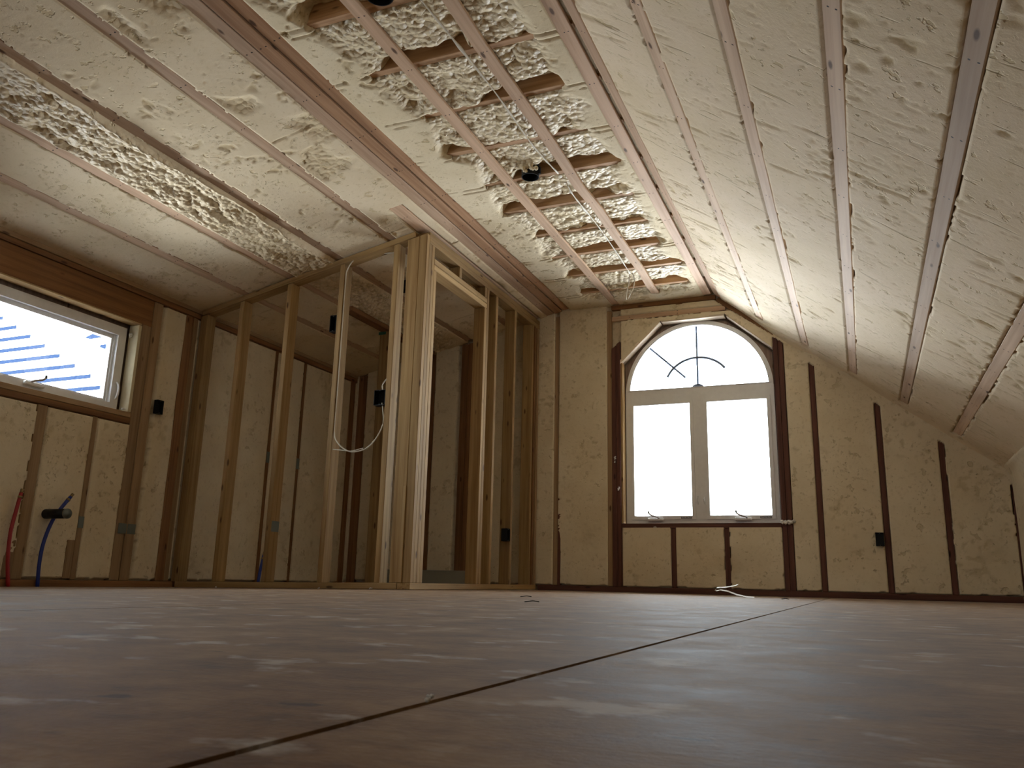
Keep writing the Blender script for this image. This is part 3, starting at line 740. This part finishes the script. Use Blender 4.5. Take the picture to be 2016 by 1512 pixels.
thing(board('top_plate', (XL-.028, Y0+.05, 1.9425), (XL-.028, D-.01, 1.9425), .034, .09, (0, 0, 1), M_FLUSH), 'upper of two top plates along the head of the left wall', 'top plate')
thing(board('rough_sill', (XL-.043, 2.43, 1.072), (XL-.043, 3.928, 1.072), .034, .09, (0, 0, 1), M_FLUSH), 'upper board of the double sill under the awning window', 'sill board')
thing(board('rough_sill', (XL-.040, 2.43, 1.034), (XL-.040, 3.928, 1.034), .036, .09, (0, 0, 1), M_BROWN), 'lower board of the double sill under the awning window', 'sill board')
thing(boxobj('lit_jamb_face', (XL-.088, 3.905, 1.092), (XL-.002, 3.929, 1.69), M_CREAM), 'board coloured cream as the lit trimmer face right of the awning window', 'jamb board')  # trimmer's inner face lit by the window, light put into the cream
lump('foam_lump', (XL-.055, 3.89, 1.60), .012, M_FLAKE, 'white foam blob at the upper right corner of the awning window', 'foam scrap', 8, sq=(.6, .6, 2))
lump('foam_lump', (XL-.02, 3.885, 1.096), .010, M_FLAKE, 'white foam crumb on the sill at the lower right corner of the awning window', 'foam scrap', 6)

# ================================================================ CLOSET FRONT WALL
FY = 4.42; FC = FY+.0445
def tz(x): return zleft(x)-.055
def fstud(x, label, w_=.038, mat=M_SPF, y=FC, dep=.089, top=None, bot=None):
    z0_ = (fz(x)+.040) if bot is None else bot
    return thing(board('closet_stud', (x, y, z0_), (x, y, (tz(x) if top is None else top)), w_, dep, (1, 0, 0), mat, cutb=(ZC-ZL)/(XC-XL)), label, 'stud', 'studs of the closet framing')
fstud(-4.345, 'tan stud of the closet front wall against the left wall', .06, M_SPF)
fstud(-4.003, 'tan stud of the closet front wall, first free one from the left wall')
fstud(-3.595, 'pale tan stud of the closet front wall with a grey nail plate near its foot')
fstud(-3.161, 'stud of the closet front wall with the white cable stapled along it')
fstud(-2.741, 'stud of the closet front wall holding the black switch box, next to the corner post')
thing(board('corner_post', (-2.611, FY+.019, .040), (-2.611, FY+.019, tz(-2.611)), .088, .038, (1, 0, 0), M_SPF, cutb=.2), 'broad pale board forming the front face of the closet corner post', 'post', 'boards of the closet corner post')
thing(board('corner_post', (-2.538, FY+.019, .040), (-2.538, FY+.019, tz(-2.538)), .056, .038, (1, 0, 0), M_SPF, cutb=.2), 'narrow tan board at the outer corner of the closet post', 'post', 'boards of the closet corner post')
# filler standing low against the post front
thing(boxobj('filler_strip', (-2.588, FY-.006, .041), (-2.568, FY-.0005, .62), M_PALE), 'short pale sliver of wood at the foot of the closet corner post', 'wood strip')
sl = (ZC-ZL)/(XC-XL)
def zc2(x): return zleft(x)-.030
thing(board('top_plate', (-4.37, FC, zc2(-4.37)), (-2.60, FC, zc2(-2.60)), .038, .089, (0, 0, 1), M_SPF), 'sloping top plate of the closet front wall, rising to the corner post', 'top plate')
thing(board('bottom_plate', (-4.34, FC, fz(-4.34)+.0205), (-2.603, FC, .0205), .037, .089, (0, 0, 1), M_PALE), 'pale bottom plate of the closet front wall', 'bottom plate')
# side wall (runs to the gable)
SX = -2.5555
def sstud(y, label, w_=.038, top=2.238, mat=M_SPF, bot=.040, name='closet_stud', cat='stud'):
    return thing(board(name, (SX, y, bot), (SX, y, top), w_, .089, (0, 1, 0), mat), label, cat, 'studs of the closet framing')
sstud(FY+.058, 'tan board of the corner post facing the room, front one of its side', top=2.238)
sstud(FY+.096, 'second tan board on the side of the corner post, running up past the door header', top=2.238)
sstud(FY+.134, 'jack stud on the near side of the closet doorway, ending under the header', top=2.072)
sstud(5.369, 'jack stud on the far side of the closet doorway', top=2.072)
sstud(5.408, 'king stud on the far side of the closet doorway, touching the top plate')
sstud(5.58, 'brown stud just beyond the closet doorway', mat=M_SPF)
sstud(5.96, 'stud beyond the closet doorway with a small black outlet box')
sstud(6.36, 'stud at the end of the closet side wall, first of the cluster at the gable', mat=M_SPF)
sstud(6.42, 'middle stud of the cluster where the closet meets the gable', mat=M_BROWN)
sstud(6.485, 'rough foam-edged stud against the gable at the closet end', mat=M_FLUSH)
thing(board('door_header', (SX, FY+.116, 2.093), (SX, 5.388, 2.093), .038, .089, (0, 0, 1), M_PALE), 'lower board of the closet doorway header', 'header')
thing(board('door_header', (SX, FY+.116, 2.136), (SX, 5.388, 2.136), .038, .089, (0, 0, 1), M_PALE), 'upper board of the closet doorway header', 'header')
thing(board('cripple_stud', (SX, 4.93, 2.157), (SX, 4.93, 2.238), .038, .089, (0, 1, 0), M_SPF), 'short cripple above the middle of the closet doorway header', 'stud')
thing(board('cripple_stud', (SX, 5.366, 2.157), (SX, 5.366, 2.238), .036, .089, (0, 1, 0), M_SPF), 'short cripple above the far end of the closet doorway header', 'stud')
thing(board('top_plate', (SX, FY+.04, 2.258), (SX, D-.02, 2.258), .037, .089, (0, 0, 1), M_SPF), 'lower top plate of the closet side wall', 'top plate')
thing(board('top_plate', (SX, FY+.04, 2.296), (SX, D-.02, 2.296), .037, .089, (0, 0, 1), M_SPF), 'upper top plate of the closet side wall', 'top plate')
thing(board('bottom_plate', (SX, FY+.0, .0205), (SX, D-.02, .0205), .037, .089, (0, 0, 1), M_SPF), 'tan bottom plate of the closet side wall crossing the doorway', 'bottom plate')
# inside the closet
thing(board('stub_wall_plate', (-3.565, 5.09, zleft(-3.565)-.034), (-3.565, 6.45, zleft(-3.565)-.034), .089, .038, (1, 0, 0), M_BROWN), 'brown plate fixed under the slope inside the closet', 'top plate')
for y, m_, l in ((5.66, M_SPF, 'tan stud inside the closet under the brown plate, nearest one'), (5.76, M_BROWN, 'brown stud inside the closet just behind the nearest tan one'), (6.16, M_BROWN, 'brown stud inside the closet under the far part of the brown plate')):
    thing(board('closet_stud', (-3.565, y, fz(-3.565)+.002), (-3.565, y, zleft(-3.565)-.055), .038, .089, (0, 1, 0), m_), l, 'stud', 'studs inside the closet')
thing(boxobj('nail_plate', (-3.62, 5.636, zleft(-3.565)-.085), (-3.55, 5.640, zleft(-3.565)-.060), M_TEAL), 'small green tag at the top of the stud inside the closet', 'tag')
gstud(-3.587, fz(-3.6)+.04, zleft(-3.6)-.02, .078, M_BROWN, 'dark brown gable stud seen through the doorway beside the corner post', front=.004)
gstud(-3.245, fz(-3.25)+.04, zleft(-3.25)-.02, .062, M_BROWN, 'left board of the dark brown pair on the gable wall inside the closet', front=.012)
gstud(-3.181, fz(-3.2)+.04, zleft(-3.2)-.02, .062, M_BROWN, 'right board of the dark brown pair on the gable wall inside the closet', front=.004)
gstud(-4.33, fz(-4.3)+.04, zleft(-4.3)-.02, .09, M_BROWN, 'gable stud in the far left corner of the closet', front=.004)
thing(board('bottom_plate', (XL+.01, D+.03, fz(-3.6)+.020), (-2.61, D+.03, .020), .040, .08, (0, 0, 1), M_BROWN), 'brown bottom plate on the gable wall inside the closet', 'bottom plate')
bm = bmesh.new(); addbox(bm, (-.55, -.025, 0), (.55, .025, .150), .004)
thing(bmobj('plaster_strip', bm, M_GREY, None, (-3.55, D-.06, fz(-3.1))), 'low grey strip of board standing at the foot of the closet back wall', 'board strip')

# ================================================================ PIPES, BOXES, CABLES
def ebox(c, size, label, open_dir, cable=None):
    """open electrical box: five thin sides and a screw lug; open towards open_dir"""
    c = Vector(c); sx_, sy_, sz_ = size; od = Vector(open_dir); t_ = .0025
    r = empty('electrical_box', (c.x, c.y, c.z-sz_/2)); tag(r, label, 'electrical box')
    bm = bmesh.new()
    for ax in range(3):
        for s in (-1, 1):
            d_ = Vector([s if i == ax else 0 for i in range(3)])
            if d_.dot(od) > .5: continue
            lo = Vector((-sx_/2, -sy_/2, 0)); hi = Vector((sx_/2, sy_/2, sz_))
            if s < 0: hi[ax] = lo[ax]+t_
            else: lo[ax] = hi[ax]-t_
            addbox(bm, lo, hi)
    o = bmobj('box_shell', bm, M_BLACK); o.parent = r
    for zz in (.006, sz_-.006):
        bm = bmesh.new()
        bmesh.ops.create_uvsphere(bm, u_segments=8, v_segments=6, radius=.003, matrix=Matrix.Translation(Vector((0, 0, zz))+od*((sx_ if abs(od.x) > .5 else sy_)/2-.003)))
        o = bmobj('box_screw', bm, M_STEEL); o.parent = r
    return r
ebox((XL+.026, 4.128, 1.165), (.032, .055, .095), 'black electrical box on the left wall beside the awning window studs', (1, 0, 0))
ebox((-3.207, 4.448, 1.735), (.05, .055, .115), 'upper black box on the cable stud of the closet front wall', (0, -1, 0))
ebox((-2.803, 4.448, 1.195), (.082, .055, .10), 'lower black switch box on the closet front wall beside the hanging cable', (0, -1, 0))
ebox((-2.532, 5.905, .41), (.05, .058, .095), 'small black outlet box low on the stud beyond the closet doorway', (1, 0, 0))
ebox((.116, D-.024, .415), (.056, .032, .095), 'black outlet box low on the gable wall right of the window', (0, -1, 0))
ebox((-3.02, 5.03, 2.19), (.10, .08, .07), 'black ceiling box on the slope inside the closet', (0, 0, -1))

def pex(pts, mat, label, name='water_pipe'):
    r = empty(name, pts[0]); tag(r, label, 'pipe')
    tube('pipe', pts, .0105, mat, r, 10)
    p1 = Vector(pts[-1]); d_ = (p1-Vector(pts[-2])).normalized()
    tube('crimp_ring', [p1-d_*.03, p1-d_*.018], .0125, M_BRASS, r, 10, smoothpts=False)
    tube('end_plug', [p1-d_*.004, p1+d_*.022], .009, M_BRASS, r, 10, smoothpts=False)
    return r
X_ = XL+.05
pex([(X_, 3.222, fz(XL)+.001), (X_-.008, 3.20, .12), (X_-.014, 3.195, .26), (X_-.012, 3.205, .38), (X_-.006, 3.215, .487)], M_RED, 'red water pipe rising from the floor at the far left')
pex([(X_, 3.40, fz(XL)+.001), (X_, 3.39, .10), (X_-.004, 3.40, .22), (X_, 3.43, .34), (X_, 3.475, .42), (X_, 3.53, .495)], M_BLUE, 'curved blue water pipe beside the black drain stub on the left wall')
pex([(-3.80, 4.62, fz(-3.8)+.001), (-3.80, 4.63, .08), (-3.795, 4.65, .20)], M_BLUE, 'short blue water pipe standing inside the closet near its front wall')
dr = empty('drain_pipe', (XL-.02, 3.42, .38)); tag(dr, 'black horizontal drain stub with a grey cap sticking out of the left wall', 'pipe')
tube('pipe', [(XL-.02, 3.42, .385), (XL+.17, 3.42, .385)], .028, M_BLACK, dr, 20, smoothpts=False)
tube('pipe_cap', [(XL+.17, 3.42, .385), (XL+.182, 3.42, .385)], .029, M_STEEL, dr, 20, smoothpts=False)
lump('foam_collar', (XL-.006, 3.42, .372), .014, M_BLACK, 'torn black collar around the drain stub where it leaves the foam', 'pipe collar', 10, sq=(.1, 2, 2))

def cable(name, pts, r_, mat, label, cat='cable', **k): return thing(tube(name, pts, r_, mat, **k), label, cat)
YC = 4.40
cable('cable', [(-2.80, 4.50, 2.222), (-2.95, 4.475, 2.222), (-3.06, 4.44, 2.20), (-3.125, 4.43, 2.12), (-3.137, 4.43, 2.0), (-3.136, 4.43, 1.6), (-3.137, 4.43, 1.2), (-3.137, 4.43, .99), (-3.10, YC+.02, .915), (-3.03, YC+.02, .862), (-2.96, YC+.02, .848), (-2.87, YC+.02, .870), (-2.80, YC+.02, .94), (-2.768, YC+.03, 1.03), (-2.79, YC+.05, 1.12), (-2.80, YC+.05, 1.165)],
      .0042, M_CABLE, 'white cable looping down the closet front wall into the lower black box')
cable('cable', [(-3.137, 4.43, .872), (-3.06, 4.42, .862), (-2.98, 4.415, .853), (-2.90, 4.415, .868)], .003, M_CABLE, 'thin white cable tail level beside the hanging loop')
cable('cable', [(-2.80, 4.45, 1.246), (-2.81, 4.46, 1.29), (-2.785, 4.47, 1.33), (-2.765, 4.48, 1.36)], .004, M_CABLE, 'short white cable end rising from the lower black box')
# foam-coated cable under the joists beside the middle strap
rg = random.Random(3); pr = [rg.random() for _ in range(500)]
cable('foam_coated_cable', [(-1.56, 2.0, 2.404), (-1.53, 2.7, 2.405), (-1.515, 3.26, 2.404), (-1.522, 3.8, 2.400), (-1.50, 4.15, 2.402)], .006, M_CABLE,
      'foam-spattered cable beside the middle strap, on the near side of the can light', rad=lambda s: .003+.006*pr[int(s*30)]**3)
cable('foam_coated_cable', [(-1.495, 4.30, 2.400), (-1.50, 4.45, 2.392), (-1.495, 4.9, 2.402), (-1.50, 5.4, 2.400), (-1.505, 5.80, 2.385)], .006, M_CABLE,
      'foam-spattered cable beside the middle strap, beyond the can light', rad=lambda s: .003+.010*pr[int(s*30)+99]**4)
cable('hanging_cable', [(-1.505, 5.80, 2.385), (-1.515, 5.82, 2.33), (-1.535, 5.84, 2.27), (-1.55, 5.85, 2.19)], .004, M_CABLE, 'left strand of the cable hanging from the ceiling before the gable')
cable('hanging_cable', [(-1.490, 5.81, 2.39), (-1.475, 5.82, 2.34), (-1.490, 5.84, 2.27), (-1.535, 5.85, 2.195)], .0035, M_CABLE, 'right strand of the cable hanging from the ceiling before the gable')

def can(c, label, r_=.052, h_=.11):
    k = empty('can_light', c); tag(k, label, 'ceiling light')
    bm = bmesh.new(); n = 32
    for r0_, r1_, z0_, z1_ in ((r_, r_, 0, h_), (r_-.004, r_-.004, 0, h_-.004)):
        a = [bm.verts.new((r0_*math.cos(2*math.pi*i/n), r0_*math.sin(2*math.pi*i/n), z0_)) for i in range(n)]
        b = [bm.verts.new((r1_*math.cos(2*math.pi*i/n), r1_*math.sin(2*math.pi*i/n), z1_)) for i in range(n)]
        for i in range(n): bm.faces.new((a[i], a[(i+1) % n], b[(i+1) % n], b[i]))
        bm.faces.new(b)
        if r0_ == r_: ao = a
        else:
            for i in range(n): bm.faces.new((ao[i], a[i], a[(i+1) % n], ao[(i+1) % n]))
    bmesh.ops.recalc_face_normals(bm, faces=bm.faces)
    o = bmobj('can_housing', bm, M_BLACK); o.parent = k
    bm = bmesh.new()
    addbox(bm, (-.004, -r_-.004, h_*.2), (.004, -r_, h_)); o = bmobj('can_clip', bm, M_BLACK); o.parent = k
    bm = bmesh.new(); addbox(bm, (r_, -.006, h_*.1), (r_+.012, .006, h_*.5)); o = bmobj('can_clip', bm, M_BLACK); o.parent = k
    return k
can((-1.650, 4.085, 2.372), 'black can light housing between two straps near the room centre')
can((-1.665, 2.44, 2.375), 'black can light housing cut off by the top edge of the photo', .058)
lump('foam_lump', (-1.632, 4.015, 2.375), .028, M_SKIN, 'cream foam lump clinging to the near side of the can light', 'foam scrap', 8, sq=(1.4, .5, 1))

# nail plates
def nplate(lo, hi, label, nm='nail_plate'):
    thing(boxobj(nm, lo, hi, M_STEEL, bev=.0004), label, 'nail plate')
nplate((XL+.0045, 3.945, .305), (XL+.0065, 4.010, .37), 'left grey steel nail plate on the stud group right of the drain stub')
nplate((XL+.0045, 4.018, .305), (XL+.0065, 4.083, .37), 'right grey steel nail plate on the stud group right of the drain stub')
nplate((XL+.001, 3.647, .32), (XL+.003, 3.685, .39), 'small grey nail plate on the narrow stud right of the blue pipe')
nplate((-3.5755, FC-.035, .345), (-3.574, FC+.040, .415), 'grey steel nail plate near the foot of a closet front stud')
nplate((XL+.001, 5.312, .95), (XL+.003, 5.348, 1.04), 'dark nail plate on the nearest wall stud inside the closet')
nplate((XL+.001, 5.702, .95), (XL+.003, 5.738, 1.04), 'dark nail plate on the middle wall stud inside the closet')
# cut-off blocks nailed beside the studs
thing(boxobj('wood_block', (XL-.02, 3.20, fz(XL)+.05), (XL+.004, 3.262, .245), M_FLUSH), 'short block beside the red pipe at the foot of the left wall', 'wood block')
thing(boxobj('wood_block', (XL-.02, 3.59, fz(XL)+.05), (XL+.004, 3.643, .245), M_FLUSH), 'short block beside the narrow stud right of the blue pipe', 'wood block')

# ================================================================ FLOOR DEBRIS
def ribbon(name, pts, wid, th, mat, label, cat):
    pts = [Vector(p) for p in pts]; base = pts[0].copy(); bm = bmesh.new(); rows = []
    for i, p in enumerate(pts):
        d_ = (pts[min(i+1, len(pts)-1)]-pts[max(0, i-1)]).normalized(); s_ = Vector(wid)
        n = d_.cross(s_).normalized()*th/2
        rows.append([bm.verts.new(q-base) for q in (p-s_/2-n, p+s_/2-n, p+s_/2+n, p-s_/2+n)])
    for a, b in zip(rows[:-1], rows[1:]):
        for k in range(4): bm.faces.new((a[k], a[(k+1) % 4], b[(k+1) % 4], b[k]))
    bm.faces.new(rows[0][::-1]); bm.faces.new(rows[-1])
    bmesh.ops.recalc_face_normals(bm, faces=bm.faces)
    return thing(bmobj(name, bm, mat, None, base), label, cat)
ribbon('plastic_strap', [(-.635, 5.37, .002), (-.68, 5.37, .004), (-.74, 5.38, .016), (-.80, 5.40, .036), (-.845, 5.42, .042), (-.87, 5.43, .036), (-.88, 5.43, .041), (-.87, 5.44, .055), (-.82, 5.44, .058), (-.77, 5.43, .066), (-.735, 5.42, .077)], (.004, .014, .006), .0018, M_DEBRIS,
       'white kinked offcut of plastic strap lying on the floor before the window', 'strap offcut')
rnd = random.Random(5)
for i, (x, y, l) in enumerate([(-.44, 4.98, 'dark sliver on the floor right of the strap offcut'), (-1.36, 3.35, 'dark crumb on the floor left of the long seam'), (-1.02, 2.55, 'dark crumb on the floor close left of the long seam')]):
    ribbon('floor_sliver', [(x, y, .003), (x+.02, y+.02, .006), (x+.035, y+.035, .0035)], (.004, -.004, 0), .003, M_SEAM, l, 'debris')
for i, (x, y, s_, l) in enumerate([(-2.74, 4.36, .007, 'white foam crumb on the floor under the closet switch box'), (-3.12, 4.36, .006, 'white foam crumb on the floor under the closet cable stud'), (-3.9, 4.33, .006, 'white foam crumb on the floor near the left end of the closet wall'),
                                  (-.232, .435, .0022, 'tiny pale crumb lying in the long floor seam in the foreground')]):
    lump('foam_crumb', (x, y, fz(x)+.001), s_, M_FLAKE, l, 'foam scrap', 5)

# ================================================================ OUTSIDE
NB = empty('neighbouring_house', (-10.5, 8.0, 1.0)); tag(NB, 'neighbouring house gable with white siding seen through the awning window', 'house')
PER = .1785
def rake(z): return -11.508+(3.647-z)*((11.508-9.455)/(3.647-2.573))     # x of the stripe ends at height z
bm = bmesh.new(); bg_ = bmesh.new(); c0 = NB.location
z0_ = 3.647+PER*9
for k in range(24):
    zt = z0_-PER*k
    xe = rake(zt)
    # white course, full to the rake
    addbox(bm, Vector((-17, 8.0, zt-PER))-c0, Vector((min(xe+.55, -4.9), 8.10, zt-.066))-c0)
    addbox(bm, Vector((xe, 7.99, zt-.072))-c0, Vector((min(xe+.55, -4.85), 8.10, zt+.001))-c0)
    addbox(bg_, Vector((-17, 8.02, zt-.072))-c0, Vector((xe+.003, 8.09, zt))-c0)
o = bmobj('siding', bm, M_SIDE); o.parent = NB
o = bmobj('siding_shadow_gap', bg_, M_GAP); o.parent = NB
o['label'] = 'blue-grey strip between siding courses'
bm = bmesh.new()
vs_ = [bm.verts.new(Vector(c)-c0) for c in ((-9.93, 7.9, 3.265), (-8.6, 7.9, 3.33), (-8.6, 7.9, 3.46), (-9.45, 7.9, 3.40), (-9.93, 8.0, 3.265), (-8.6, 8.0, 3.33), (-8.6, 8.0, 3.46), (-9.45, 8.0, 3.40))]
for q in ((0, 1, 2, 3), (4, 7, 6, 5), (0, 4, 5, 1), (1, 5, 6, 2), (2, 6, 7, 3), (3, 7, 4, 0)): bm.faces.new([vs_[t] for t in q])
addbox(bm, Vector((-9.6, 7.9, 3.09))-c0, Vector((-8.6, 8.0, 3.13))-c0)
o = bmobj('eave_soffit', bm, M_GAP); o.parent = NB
